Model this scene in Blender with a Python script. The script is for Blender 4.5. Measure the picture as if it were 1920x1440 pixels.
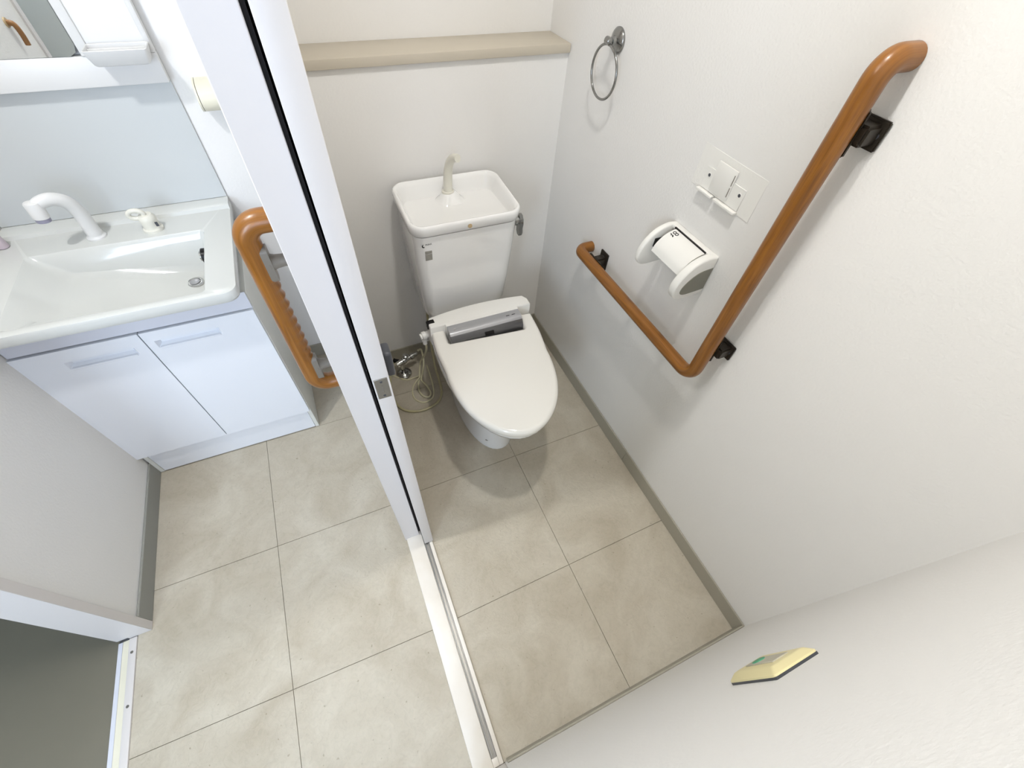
import bpy, bmesh, math, random
from mathutils import Vector, Matrix
random.seed(7)
for o in list(bpy.data.objects): bpy.data.objects.remove(o)
scene = bpy.context.scene
COL = scene.collection

# ------------------------------------------------------------------ camera
cam_data = bpy.data.cameras.new('camera')
cam = bpy.data.objects.new('camera', cam_data); COL.objects.link(cam)
F, CX, CY = 789.785, 952.41, 740.31
cam_data.sensor_fit = 'HORIZONTAL'; cam_data.sensor_width = 36.0
cam_data.lens = F / 1920 * 36.0
cam_data.shift_x = (960 - CX) / 1920
cam_data.shift_y = (CY - 720) / 1920
cam_data.clip_start = 0.01
Rw = ((0.9167029800583127, -0.28729714874262213, 0.2776976617184432),
      (-0.396307850822821, -0.7423621561781146, 0.5402208051507363),
      (0.05094834750186213, -0.6052757860048212, -0.7943837205976402))
M = Matrix([[Rw[i][0], -Rw[i][1], -Rw[i][2], 0] for i in range(3)] + [[0, 0, 0, 1]])
M.translation = Vector((0, 0, 1.5))
cam.matrix_world = M
scene.camera = cam

# ------------------------------------------------------------------ world, exposure, window light
world = bpy.data.worlds.new('World'); scene.world = world
world.use_nodes = True
world.node_tree.nodes['Background'].inputs[0].default_value = (0.62, 0.76, 1.0, 1)
world.node_tree.nodes['Background'].inputs[1].default_value = 1.0
scene.view_settings.view_transform = 'Standard'
scene.view_settings.look = 'None'
scene.view_settings.gamma = 1.0
scene.view_settings.use_curve_mapping = False
scene.view_settings.exposure = 0.06
W_WINDOW, W_HALL, W_WASH, W_TOILET = 12.5, 38.0, 53.0, 52.0     # daylight at the two windows, strengths of the two ceiling lamps
wl = bpy.data.lights.new('window_daylight', 'AREA'); wl.shape = 'RECTANGLE'; wl.size = 0.62; wl.size_y = 1.1
wl.energy = W_WINDOW; wl.color = (0.64, 0.75, 1.0)
wlo = bpy.data.objects.new('window_daylight', wl); COL.objects.link(wlo)
wlo.location = (-0.45, -1.43, 1.45); wlo.rotation_euler = (math.radians(90), 0, 0)   # shines to +y
hl = bpy.data.lights.new('hall_daylight', 'AREA'); hl.shape = 'RECTANGLE'; hl.size = 0.78; hl.size_y = 1.1
hl.energy = W_HALL; hl.color = (0.70, 0.83, 1.0)
hlo = bpy.data.objects.new('hall_daylight', hl); COL.objects.link(hlo)
hlo.location = (-1.55, -1.43, 1.45); hlo.rotation_euler = (math.radians(90), 0, 0)

# ------------------------------------------------------------------ helpers
def finish(o, parent=None):
    """origin to the middle of the mesh, then parent without moving"""
    me = o.data
    if me.vertices:
        xs = [v.co for v in me.vertices]
        c = Vector([(min(v[i] for v in xs) + max(v[i] for v in xs)) / 2 for i in range(3)])
        me.transform(Matrix.Translation(-c)); o.location = c
    if parent is not None:
        p = Vector(parent.location); q = parent.parent
        while q is not None: p += Vector(q.location); q = q.parent
        o.parent = parent; o.location = Vector(o.location) - p
    return o
def from_bm(name, bm, mat, parent=None, smooth=False, auto=None):
    bmesh.ops.recalc_face_normals(bm, faces=bm.faces[:])
    me = bpy.data.meshes.new(name); bm.to_mesh(me); bm.free()
    if mat: me.materials.append(mat)
    if smooth or auto:
        me.shade_smooth()
        if auto:
            me.set_sharp_from_angle(angle=math.radians(auto))
    o = bpy.data.objects.new(name, me); COL.objects.link(o)
    return finish(o, parent)
def thing(name, label, cat, loc, group=None):
    o = bpy.data.objects.new(name, None); COL.objects.link(o); o.empty_display_size = 0.05
    o.location = loc; o['label'] = label; o['category'] = cat
    if group: o['group'] = group
    return o
def tag(o, label, cat, group=None):
    o['label'] = label; o['category'] = cat
    if group: o['group'] = group
    return o
def struct(o, label=None):
    o['kind'] = 'structure'
    if label: o['label'] = label
    return o
def bm_box(bm, x0, x1, y0, y1, z0, z1):
    v = [bm.verts.new(p) for p in ((x0,y0,z0),(x1,y0,z0),(x1,y1,z0),(x0,y1,z0),(x0,y0,z1),(x1,y0,z1),(x1,y1,z1),(x0,y1,z1))]
    for f in ((0,3,2,1),(4,5,6,7),(0,1,5,4),(1,2,6,5),(2,3,7,6),(3,0,4,7)): bm.faces.new([v[i] for i in f])
def box(name, x0, x1, y0, y1, z0, z1, mat, parent=None, bev=0.0, seg=2):
    bm = bmesh.new(); bm_box(bm, min(x0,x1), max(x0,x1), min(y0,y1), max(y0,y1), min(z0,z1), max(z0,z1))
    if bev: bmesh.ops.bevel(bm, geom=bm.edges[:], offset=bev, segments=seg, affect='EDGES', profile=0.5)
    return from_bm(name, bm, mat, parent, auto=40 if bev else None)
def loft(name, rings, mat, parent=None, caps=(True, True), closed=True, auto=40):
    bm = bmesh.new()
    R = [[bm.verts.new(p) for p in r] for r in rings]
    n = len(R[0])
    for a, b in zip(R, R[1:]):
        for i in range(n if closed else n - 1):
            j = (i + 1) % n
            bm.faces.new((a[i], a[j], b[j], b[i]))
    if caps[0]: bm.faces.new(R[0][::-1])
    if caps[1]: bm.faces.new(R[-1])
    bmesh.ops.remove_doubles(bm, verts=bm.verts[:], dist=1e-6)
    return from_bm(name, bm, mat, parent, auto=auto)
def rrect(cx, cy, hx, hy, r, n=6):
    pts = []
    for sx, sy, a0 in ((1,1,0),(-1,1,90),(-1,-1,180),(1,-1,270)):
        for k in range(n + 1):
            a = math.radians(a0 + 90 * k / n)
            pts.append((cx + sx * (hx - r) + r * math.cos(a), cy + sy * (hy - r) + r * math.sin(a)))
    return pts
def circ(c, r, axis, n=24, ry=None):
    c = Vector(c); axis = Vector(axis).normalized()
    u = axis.orthogonal().normalized(); v = axis.cross(u)
    return [c + u * (r * math.cos(2*math.pi*k/n)) + v * ((ry or r) * math.sin(2*math.pi*k/n)) for k in range(n)]
def lathe(name, base, axis, prof, mat, parent=None, n=28, auto=40):
    """prof: list of (distance along axis, radius)"""
    base = Vector(base); axis = Vector(axis).normalized()
    u = axis.orthogonal().normalized(); v = axis.cross(u)
    rings = []
    for h, r in prof:
        r = max(r, 1e-4)
        rings.append([base + axis*h + u*(r*math.cos(2*math.pi*k/n)) + v*(r*math.sin(2*math.pi*k/n)) for k in range(n)])
    return loft(name, rings, mat, parent, auto=auto)
def fillet(pts, rad, n=8):
    """round the inner corners of a polyline"""
    P = [Vector(p) for p in pts]; out = [P[0]]
    for i in range(1, len(P) - 1):
        a = (P[i-1] - P[i]); b = (P[i+1] - P[i]); r = rad[i] if isinstance(rad, (list, tuple)) else rad
        ang = a.angle(b); t = min(r / math.tan(ang / 2), a.length * 0.49, b.length * 0.49); r2 = t * math.tan(ang/2)
        a.normalize(); b.normalize()
        mid = (a + b).normalized(); cen = P[i] + mid * (r2 / math.sin(ang/2))
        s = P[i] + a * t - cen; e = P[i] + b * t - cen
        tot = s.angle(e); ax = s.cross(e).normalized()
        for k in range(n + 1): out.append(cen + Matrix.Rotation(tot * k / n, 3, ax) @ s)
    out.append(P[-1]); return out
def spline(pts, n=8, closed=False):
    P = [Vector(p) for p in pts]; out = []; m = len(P)
    rng = range(m if closed else m - 1)
    for i in rng:
        p1, p2 = P[i], P[(i+1) % m]
        p0 = P[i-1] if (i > 0 or closed) else p1 * 2 - p2
        p3 = P[(i+2) % m] if (i + 2 < m or closed) else p2 * 2 - p1
        for k in range(n):
            t = k / n
            out.append(0.5 * ((2*p1) + (p2-p0)*t + (2*p0-5*p1+4*p2-p3)*t*t + (3*p1-p0-3*p2+p3)*t*t*t))
    if not closed: out.append(P[-1])
    return out
def tube(name, path, r, mat, parent=None, n=16, closed=False, rmod=None, cap=True, flat=1.0):
    """sweep; UV u = length along the path, v = angle"""
    P = [Vector(p) for p in path]; m = len(P)
    T = []
    for i in range(m):
        a = P[(i+1) % m] if (i + 1 < m or closed) else P[i]
        b = P[i-1] if (i > 0 or closed) else P[i]
        T.append((a - b).normalized())
    u = T[0].orthogonal().normalized()
    bm = bmesh.new(); uvl = bm.loops.layers.uv.new('UVMap'); rings = []; L = [0.0]
    for i in range(m):
        if i:
            L.append(L[-1] + (P[i] - P[i-1]).length)
            q = T[i-1].rotation_difference(T[i]); u = q @ u
        u = (u - T[i] * u.dot(T[i])).normalized(); v = T[i].cross(u)
        ring = []
        for k in range(n):
            a = 2*math.pi*k/n
            rr = (r[i] if isinstance(r, (list, tuple)) else r)
            d = u*math.cos(a) + v*math.sin(a)*flat
            if rmod: rr *= rmod(L[-1], d, P[i])
            ring.append(bm.verts.new(P[i] + d * rr))
        rings.append(ring)
    if closed: L.append(L[-1] + (P[0]-P[-1]).length)
    for i in range(m if closed else m - 1):
        a, b = rings[i], rings[(i+1) % m]
        for k in range(n):
            j = (k+1) % n
            f = bm.faces.new((a[k], a[j], b[j], b[k]))
            for lp, (uu, vv) in zip(f.loops, ((L[i], k/n), (L[i], (k+1)/n), (L[i+1], (k+1)/n), (L[i+1], k/n))): lp[uvl].uv = (uu, vv)
    if cap and not closed:
        bm.faces.new(rings[0][::-1]); bm.faces.new(rings[-1])
    return from_bm(name, bm, mat, parent, auto=60)
def extrude_poly(name, pts, direction, mat, parent=None, bev=0.0, seg=3, both=False, auto=40):
    """pts: outline in 3-D, swept along direction; bevels the far rim (and near rim if both)"""
    bm = bmesh.new(); d = Vector(direction)
    a = [bm.verts.new(p) for p in pts]; b = [bm.verts.new(Vector(p) + d) for p in pts]
    bm.faces.new(a[::-1]); bm.faces.new(b); n = len(a)
    for i in range(n): bm.faces.new((a[i], a[(i+1) % n], b[(i+1) % n], b[i]))
    bmesh.ops.recalc_face_normals(bm, faces=bm.faces[:])
    if bev:
        es = []
        for i in range(n):
            e = bm.edges.get((b[i], b[(i+1) % n])); es.append(e)
            if both: es.append(bm.edges.get((a[i], a[(i+1) % n])))
        bmesh.ops.bevel(bm, geom=es, offset=bev, segments=seg, affect='EDGES', profile=0.5)
    return from_bm(name, bm, mat, parent, auto=auto)

# ------------------------------------------------------------------ materials
def srgb(r, g, b):
    f = lambda c: c/12.92 if c <= 0.04045 else ((c + 0.055)/1.055) ** 2.4
    return (f(r/255), f(g/255), f(b/255), 1)
def mat(name, col, rough=0.5, metal=0.0, coat=0.0, spec=0.5, bump=None, vary=None):
    m = bpy.data.materials.new(name); m.use_nodes = True
    nt = m.node_tree; b = nt.nodes['Principled BSDF']
    b.inputs['Base Color'].default_value = col; b.inputs['Roughness'].default_value = rough
    b.inputs['Metallic'].default_value = metal; b.inputs['Coat Weight'].default_value = coat
    b.inputs['Coat Roughness'].default_value = 0.05
    b.inputs['Specular IOR Level'].default_value = spec
    geo = None
    if bump or vary: geo = nt.nodes.new('ShaderNodeNewGeometry')
    if vary:       # (scale, second colour)
        nz = nt.nodes.new('ShaderNodeTexNoise'); nz.inputs['Scale'].default_value = vary[0]; nz.inputs['Detail'].default_value = 4
        nt.links.new(geo.outputs['Position'], nz.inputs['Vector'])
        mx = nt.nodes.new('ShaderNodeMix'); mx.data_type = 'RGBA'
        mx.inputs['A'].default_value = col; mx.inputs['B'].default_value = vary[1]
        nt.links.new(nz.outputs['Fac'], mx.inputs['Factor']); nt.links.new(mx.outputs['Result'], b.inputs['Base Color'])
    if bump:       # (scale, strength, distance)
        nz = nt.nodes.new('ShaderNodeTexNoise'); nz.inputs['Scale'].default_value = bump[0]; nz.inputs['Detail'].default_value = 3
        nt.links.new(geo.outputs['Position'], nz.inputs['Vector'])
        bp = nt.nodes.new('ShaderNodeBump'); bp.inputs['Strength'].default_value = bump[1]; bp.inputs['Distance'].default_value = bump[2]
        nt.links.new(nz.outputs['Fac'], bp.inputs['Height']); nt.links.new(bp.outputs['Normal'], b.inputs['Normal'])
    return m
M_WALL   = mat('wallpaper', srgb(236,234,230), 0.75, spec=0.25, bump=(170, 0.35, 0.002))
M_CEIL   = mat('ceiling_paint', srgb(236,235,232), 0.8)
M_PAINT  = mat('white_door_film', srgb(220,215,211), 0.38, bump=(60, 0.05, 0.001))
M_BASE   = mat('baseboard_vinyl', srgb(166,161,146), 0.55)
M_BASE2  = mat('baseboard_grey', srgb(150,150,142), 0.55)
M_JOINT  = mat('tile_joint', srgb(136,127,108), 0.7)
M_SHELF  = mat('shelf_board', srgb(198,189,172), 0.45)
M_DARK   = mat('dark_gap', srgb(22,20,20), 0.8)
M_PORC   = mat('porcelain', srgb(240,239,236), 0.08, coat=0.6)
M_SEAT   = mat('ivory_plastic', srgb(237,234,226), 0.15, coat=0.3)
M_FAUC   = mat('aged_white_plastic', srgb(224,221,208), 0.3)
M_CREAM  = mat('cream_plastic', srgb(228,223,202), 0.4)
M_SILVER = mat('silver_panel', srgb(176,176,178), 0.25, metal=0.55)
M_PFRONT = mat('silver_dark_reflection', srgb(108,108,110), 0.25, metal=0.9)  # darker silver paints in the dark reflection on the panel's lower face
M_CHROME = mat('chrome', srgb(190,190,188), 0.12, metal=1.0)
M_STEEL  = mat('dull_steel', srgb(150,147,140), 0.35, metal=0.8)
M_NICKEL = mat('dull_nickel', srgb(150,150,148), 0.2, metal=1.0)
M_BLACK  = mat('black_plastic', srgb(14,11,10), 0.35, spec=0.3)
M_BRONZE = mat('dark_bronze', srgb(48,42,34), 0.4, metal=0.2)
M_GREYBR = mat('grey_bracket', srgb(122,116,106), 0.45)
M_GREY   = mat('grey_plastic', srgb(132,130,118), 0.5)
M_SLATE  = mat('slate_plastic', srgb(66,68,74), 0.4)
M_CAB    = mat('cabinet_gloss', srgb(234,237,242), 0.16, coat=0.3)
M_CABSID = mat('cabinet_side', srgb(226,226,218), 0.4)
M_APRON  = mat('apron_grey', srgb(214,216,224), 0.35)
M_BASIN  = mat('basin_resin', srgb(210,211,206), 0.12, coat=0.4)
M_SPLASH = mat('splash_panel', srgb(202,205,204), 0.25)
M_VPLAS  = mat('vanity_plastic', srgb(224,223,220), 0.35)
M_MIRROR = mat('mirror_glass', (0.9, 0.92, 0.91, 1), 0.0, metal=1.0)
M_WPLAS  = mat('white_plastic', srgb(238,236,230), 0.35)
M_YELL   = mat('yellowed_plastic', srgb(232,220,170), 0.4)
M_GREEN  = mat('green_lens', srgb(70,160,120), 0.3)
M_SWGREY = mat('switch_grey', srgb(190,184,165), 0.5)
M_HOSE   = mat('ivory_hose', srgb(220,214,180), 0.45)
M_LABEL  = mat('grey_print', srgb(150,147,138), 0.6)
M_INK    = mat('black_ink', srgb(32,30,28), 0.6)
M_TAN    = mat('tan_plastic', srgb(190,165,125), 0.5)
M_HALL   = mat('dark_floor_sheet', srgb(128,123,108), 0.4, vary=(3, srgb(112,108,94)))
M_SILL   = mat('sill_resin', srgb(240,236,228), 0.35, vary=(14, srgb(226,216,200)))
M_HALLW  = mat('hall_wall_dimmed', srgb(150,150,140), 0.7)  # wall colour darkened to stand in for the dimness of the hall
M_GRIME  = mat('ghost_patch', srgb(239,237,231), 0.75, spec=0.25, bump=(170, 0.3, 0.002))

def floor_mat():
    m = bpy.data.materials.new('stone_pattern_tile'); m.use_nodes = True; nt = m.node_tree; N = nt.nodes; Lk = nt.links.new
    b = N['Principled BSDF']; b.inputs['Roughness'].default_value = 0.42; b.inputs['Specular IOR Level'].default_value = 0.35
    geo = N.new('ShaderNodeNewGeometry')
    n1 = N.new('ShaderNodeTexNoise'); n1.inputs['Scale'].default_value = 5; n1.inputs['Detail'].default_value = 5; n1.inputs['Roughness'].default_value = 0.6; n1.inputs['Distortion'].default_value = 0.8
    n2 = N.new('ShaderNodeTexNoise'); n2.inputs['Scale'].default_value = 52; n2.inputs['Detail'].default_value = 4; n2.inputs['Roughness'].default_value = 0.65; n2.inputs['Distortion'].default_value = 1.5
    n3 = N.new('ShaderNodeTexNoise'); n3.inputs['Scale'].default_value = 85; n3.inputs['Detail'].default_value = 1
    for n in (n1, n2, n3): Lk(geo.outputs['Position'], n.inputs['Vector'])
    r1 = N.new('ShaderNodeValToRGB'); e = r1.color_ramp.elements
    e[0].position = 0.36; e[0].color = srgb(180,170,151); e[1].position = 0.66; e[1].color = srgb(198,190,173)
    Lk(n1.outputs['Fac'], r1.inputs['Fac'])
    r2 = N.new('ShaderNodeValToRGB'); e = r2.color_ramp.elements
    e[0].position = 0.30; e[0].color = (0.80,0.80,0.78,1); e[1].position = 0.52; e[1].color = (1,1,1,1)
    x = r2.color_ramp.elements.new(0.80); x.color = (1.12,1.12,1.12,1)
    Lk(n2.outputs['Fac'], r2.inputs['Fac'])
    mx = N.new('ShaderNodeMix'); mx.data_type = 'RGBA'; mx.blend_type = 'MULTIPLY'; mx.inputs['Factor'].default_value = 0.38
    Lk(r1.outputs['Color'], mx.inputs['A']); Lk(r2.outputs['Color'], mx.inputs['B'])
    r3 = N.new('ShaderNodeValToRGB'); e = r3.color_ramp.elements
    e[0].position = 0.20; e[0].color = (0.72,0.70,0.66,1); e[1].position = 0.27; e[1].color = (1,1,1,1)
    Lk(n3.outputs['Fac'], r3.inputs['Fac'])
    my = N.new('ShaderNodeMix'); my.data_type = 'RGBA'; my.blend_type = 'MULTIPLY'; my.inputs['Factor'].default_value = 1.0
    Lk(mx.outputs['Result'], my.inputs['A']); Lk(r3.outputs['Color'], my.inputs['B'])
    Lk(my.outputs['Result'], b.inputs['Base Color'])
    bp = N.new('ShaderNodeBump'); bp.inputs['Strength'].default_value = 0.6; bp.inputs['Distance'].default_value = 0.003
    Lk(n2.outputs['Fac'], bp.inputs['Height']); Lk(bp.outputs['Normal'], b.inputs['Normal'])
    return m
M_TILE = floor_mat()
def wood_mat():
    m = bpy.data.materials.new('varnished_wood'); m.use_nodes = True; nt = m.node_tree; N = nt.nodes; Lk = nt.links.new
    b = N['Principled BSDF']; b.inputs['Roughness'].default_value = 0.33; b.inputs['Coat Weight'].default_value = 0.15
    uv = N.new('ShaderNodeUVMap'); mp = N.new('ShaderNodeMapping'); mp.inputs['Scale'].default_value = (6, 9, 1)
    Lk(uv.outputs['UV'], mp.inputs['Vector'])
    n1 = N.new('ShaderNodeTexNoise'); n1.inputs['Scale'].default_value = 1.6; n1.inputs['Detail'].default_value = 6; n1.inputs['Distortion'].default_value = 0.6
    mp2 = N.new('ShaderNodeMapping'); mp2.inputs['Scale'].default_value = (5, 42, 1); Lk(uv.outputs['UV'], mp2.inputs['Vector'])
    n2 = N.new('ShaderNodeTexNoise'); n2.inputs['Scale'].default_value = 1.3; n2.inputs['Detail'].default_value = 3
    Lk(mp.outputs['Vector'], n1.inputs['Vector']); Lk(mp2.outputs['Vector'], n2.inputs['Vector'])
    r = N.new('ShaderNodeValToRGB'); e = r.color_ramp.elements
    e[0].position = 0.3; e[0].color = srgb(126,77,20); e[1].position = 0.7; e[1].color = srgb(156,101,34)
    Lk(n1.outputs['Fac'], r.inputs['Fac'])
    r2 = N.new('ShaderNodeValToRGB'); e = r2.color_ramp.elements
    e[0].position = 0.35; e[0].color = (0.78,0.76,0.72,1); e[1].position = 0.55; e[1].color = (1,1,1,1)
    Lk(n2.outputs['Fac'], r2.inputs['Fac'])
    mx = N.new('ShaderNodeMix'); mx.data_type = 'RGBA'; mx.blend_type = 'MULTIPLY'; mx.inputs['Factor'].default_value = 0.8
    Lk(r.outputs['Color'], mx.inputs['A']); Lk(r2.outputs['Color'], mx.inputs['B'])
    Lk(mx.outputs['Result'], b.inputs['Base Color'])
    return m
M_WOOD = wood_mat()
def emit(name, col, s):
    m = bpy.data.materials.new(name); m.use_nodes = True; nt = m.node_tree
    e = nt.nodes.new('ShaderNodeEmission'); e.inputs[0].default_value = col; e.inputs[1].default_value = s
    nt.links.new(e.outputs[0], nt.nodes['Material Output'].inputs[0]); return m

# ------------------------------------------------------------------ dimensions of the place
XR, YB, YU, YN = 0.830, 1.402, 1.533, -0.118      # toilet: right wall, lower and upper back wall, near wall
XL, YW, YS_ = -0.845, 1.560, -1.40                # washroom: left wall, back wall, window wall
XP = -0.058                                       # washroom face of the partition
ZC = 2.40
OY0, OY1 = -0.95, 0.588                           # doorway in the left wall

# ------------------------------------------------------------------ floor with its tiles
floor = struct(box('floor', -.8755, XR + .1, YS_ - .1, YW + .1, -0.10, -0.0035, M_JOINT))
def yline_wash(k, x):
    return {3: 1.155, 2: 0.707, 1: 0.278 - 0.025*(x + .855), 0: -0.19, -1: -0.64, -2: -1.09, -3: -1.54, 4: 1.60}[k]
def yline_toil(k, x):
    return {3: 1.195, 2: 0.722 + 0.008*(x-.05), 1: 0.260 + 0.0176*(x-.028), 0: -0.19, 4: 1.65}[k]
def tile(x0, x1, k, fn, ylo, yhi):
    g = 0.0008
    c = [[x0 + g, fn(k, x0) + g], [x1 - g, fn(k, x1) + g], [x1 - g, fn(k+1, x1) - g], [x0 + g, fn(k+1, x0) - g]]
    for p in c: p[1] = min(max(p[1], ylo), yhi)
    if c[3][1] - c[0][1] < 0.01 or x1 - x0 < 0.01: return
    bm = bmesh.new()
    t = [bm.verts.new((p[0], p[1], 0.0)) for p in c]; b = [bm.verts.new((p[0], p[1], -0.004)) for p in c]
    bm.faces.new(t); bm.faces.new(b[::-1])
    for i in range(4): bm.faces.new((t[i], b[i], b[(i+1) % 4], t[(i+1) % 4]))
    from_bm('tile', bm, M_TILE, floor)
for k in (-3, -2, -1, 0, 1, 2, 3):
    for x0, x1 in ((-.8755, -0.471), (-0.471, -0.0585)): tile(x0, x1, k, yline_wash, YS_, YW)
for k in (0, 1, 2, 3):
    for x0, x1 in ((0.0195, 0.4285), (0.4285, XR)): tile(x0, x1, k, yline_toil, YN, YB)

# ------------------------------------------------------------------ walls and ceiling
struct(box('ceiling', -2.1, XR + .1, YS_ - .1, YW + .1, ZC, ZC + .05, M_CEIL))
struct(box('wall_right', XR, XR + .1, YN - .12, YW + .1, 0, ZC, M_WALL))
struct(box('wall_toilet_back_lower', -0.014, XR, YB, YW + .1, 0, 1.12, M_WALL))
struct(box('wall_toilet_back_upper', -0.014, XR, YU, YW + .1, 1.12, ZC, M_WALL))
struct(box('wall_near', 0.0235, XR, YN - .12, YN, 0, ZC, M_WALL))
struct(box('wall_washroom_right', XP, 0.0235, YS_, YN - .012, 0, ZC, M_WALL))
struct(box('wall_partition', XP, -0.014, 0.578, YW, 0, ZC, M_PAINT))
struct(box('wall_lintel', XP, -0.014, -0.12, 0.578, 2.04, ZC, M_WALL))
struct(box('wall_back', XL - .085, -0.014, YW, YW + .1, 0, ZC, M_WALL))
struct(box('wall_left', XL - .085, XL, 0.614, YW, 0, ZC, M_WALL))
struct(box('wall_left_rear', XL - .085, XL, YS_, OY0, 0, ZC, M_WALL))
struct(box('wall_left_lintel', XL - .085, XL, OY0, 0.614, 2.04, ZC, M_WALL))
# window wall behind the camera, with its window
bm = bmesh.new()
wx0, wx1, wz0, wz1 = -0.78, -0.12, 0.88, 2.02
bm_box(bm, XL, wx0, YS_ - .1, YS_, 0, ZC); bm_box(bm, wx1, XP, YS_ - .1, YS_, 0, ZC)
bm_box(bm, wx0, wx1, YS_ - .1, YS_, 0, wz0); bm_box(bm, wx0, wx1, YS_ - .1, YS_, wz1, ZC)
struct(from_bm('wall_window_side', bm, M_WALL))
win = bpy.data.objects.new('window_1', None); COL.objects.link(win); win.location = (-0.45, YS_, wz0); struct(win)
for a in ((wx0, wx0+.035, wz0, wz1), (wx1-.035, wx1, wz0, wz1), (wx0, wx1, wz0, wz0+.035), (wx0, wx1, wz1-.035, wz1)):
    box('window_frame', a[0], a[1], YS_ - .03, YS_ + .01, a[2], a[3], M_STEEL, win)
# baseboards of the toilet room
HB, TB = 0.068, 0.006
bbr = struct(box('baseboard_right', XR - TB, XR, YN, 0.545, 0, HB, M_BASE, bev=.0015, seg=1))
struct(box('baseboard_right_rear', XR - TB, XR, 0.5455, YB, 0, HB, M_BASE, bev=.0015, seg=1))
struct(box('baseboard_back', 0.0, XR - TB, YB - TB, YB, 0, HB, M_BASE, bev=.0015, seg=1))
struct(box('baseboard_near', 0.0285, XR - TB, YN, YN + TB, 0, HB, M_BASE, bev=.0015, seg=1))
struct(box('baseboard_left', XL, XL + .007, 0.614, 1.16, 0, 0.068, M_BASE2, bev=.0015, seg=1))
struct(box('baseboard_washroom_back', -0.268, XP, YW - TB, YW, 0, HB, M_BASE, bev=.0015, seg=1))

# ------------------------------------------------------------------ toilet doorway: jamb, sill with rail, sliding door
struct(box('trim_1', -0.065, -0.0155, 0.560, 0.580, 0.0, 2.04, M_PAINT, bev=.0012, seg=1))
struct(box('trim_2', -0.0155, -0.0105, 0.572, 0.580, 0.012, 2.04, M_DARK))
struct(box('trim_3', -0.065, 0.0235, -0.150, -0.119, 0.0, 2.04, M_PAINT, bev=.0012, seg=1))
sill = bpy.data.objects.new('trim_4', None); COL.objects.link(sill); sill.location = (-0.02, 0.22, 0); struct(sill)
box('sill_board', -0.0605, -0.0085, -0.118, 0.572, -0.003, 0.010, M_SILL, sill, bev=.002)
box('sill_lip', 0.0085, 0.0200, -0.118, 0.530, -0.003, 0.009, M_SILL, sill, bev=.0015)
box('sill_end', -0.0085, 0.0085, -0.118, -0.098, -0.003, 0.009, M_SILL, sill, bev=.0015)
box('door_rail', -0.0085, 0.0085, -0.098, 0.572, -0.003, 0.0025, M_STEEL, sill)
box('rail_ridge', -0.0060, -0.0035, -0.098, 0.572, 0.0025, 0.0085, M_CHROME, sill)
box('rail_ridge', 0.0035, 0.0060, -0.098, 0.572, 0.0025, 0.0085, M_CHROME, sill)
door = bpy.data.objects.new('door_1', None); COL.objects.link(door); door.location = (0.008, 0.95, 0.011); struct(door)
door['label'] = 'white sliding door slid open along the partition beside the toilet'
box('door_leaf', -0.0070, 0.0235, 0.520, 1.380, 0.011, 2.03, M_PAINT, door, bev=.0015, seg=2)
lp = box('strike_plate', -0.0045, 0.0195, 0.5185, 0.5210, 0.851, 0.906, M_STEEL, door, bev=.0006, seg=1)
for z in (0.859, 0.898): lathe('screw', (0.0075, 0.5186, z), (0,-1,0), [(0,.0028),(.0006,.0024),(.0008,.0001)], M_SLATE, lp, n=12)
box('latch_slot', 0.0060, 0.0090, 0.5180, 0.5190, 0.868, 0.888, M_GREYBR, lp)
hd = box('pull_handle', 0.0235, 0.0400, 0.555, 0.590, 0.862, 0.925, M_SLATE, door, bev=.006, seg=3)

# ------------------------------------------------------------------ left doorway: jamb, threshold, dark room beyond
dj = bpy.data.objects.new('trim_5', None); COL.objects.link(dj); dj.location = (-0.885, 0.6, 0); struct(dj)
box('casing', -0.897, -0.838, 0.588, 0.614, 0.0, 2.04, M_PAINT, dj, bev=.001, seg=1)
box('door_stop', -0.930, -0.8975, 0.5915, 0.614, 0.0, 2.04, M_PAINT, dj, bev=.001, seg=1)
dj2 = struct(box('trim_6', -0.930, -0.838, OY0 - .026, OY0, 0.0, 2.04, M_PAINT, bev=.001, seg=1))
th = bpy.data.objects.new('trim_7', None); COL.objects.link(th); th.location = (-0.89, 0.15, 0); struct(th)
wb = box('threshold_strip', -0.896, -0.8755, OY0, 0.586, -0.02, 0.004, M_PAINT, th, bev=.002, seg=2)
for y in (0.545, 0.405, 0.250, 0.095): lathe('screw', (-0.886, y, 0.0035), (0,0,1), [(0,.0042),(.0008,.004),(.0009,.0001)], M_STEEL, wb, n=14)
box('threshold_cream', -0.915, -0.8965, OY0, 0.586, -0.03, -0.002, M_CREAM, th, bev=.001, seg=1)
box('threshold_grey', -0.928, -0.9155, OY0, 0.586, -0.03, -0.004, M_APRON, th, bev=.001, seg=1)
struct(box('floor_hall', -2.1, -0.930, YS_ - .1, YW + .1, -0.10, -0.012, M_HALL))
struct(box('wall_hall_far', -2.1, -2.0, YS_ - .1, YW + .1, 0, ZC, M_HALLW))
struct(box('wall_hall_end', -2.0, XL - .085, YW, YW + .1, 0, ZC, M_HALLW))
bm = bmesh.new()
hx0, hx1 = -1.95, -1.15
bm_box(bm, -2.0, hx0, YS_ - .1, YS_, 0, ZC); bm_box(bm, hx1, XL - .085, YS_ - .1, YS_, 0, ZC)
hz0 = wz0
bm_box(bm, hx0, hx1, YS_ - .1, YS_, 0, hz0); bm_box(bm, hx0, hx1, YS_ - .1, YS_, wz1, ZC)
struct(from_bm('wall_hall_rear', bm, M_WALL))
win2 = bpy.data.objects.new('window_2', None); COL.objects.link(win2); win2.location = (-1.55, YS_, hz0); struct(win2)
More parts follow.
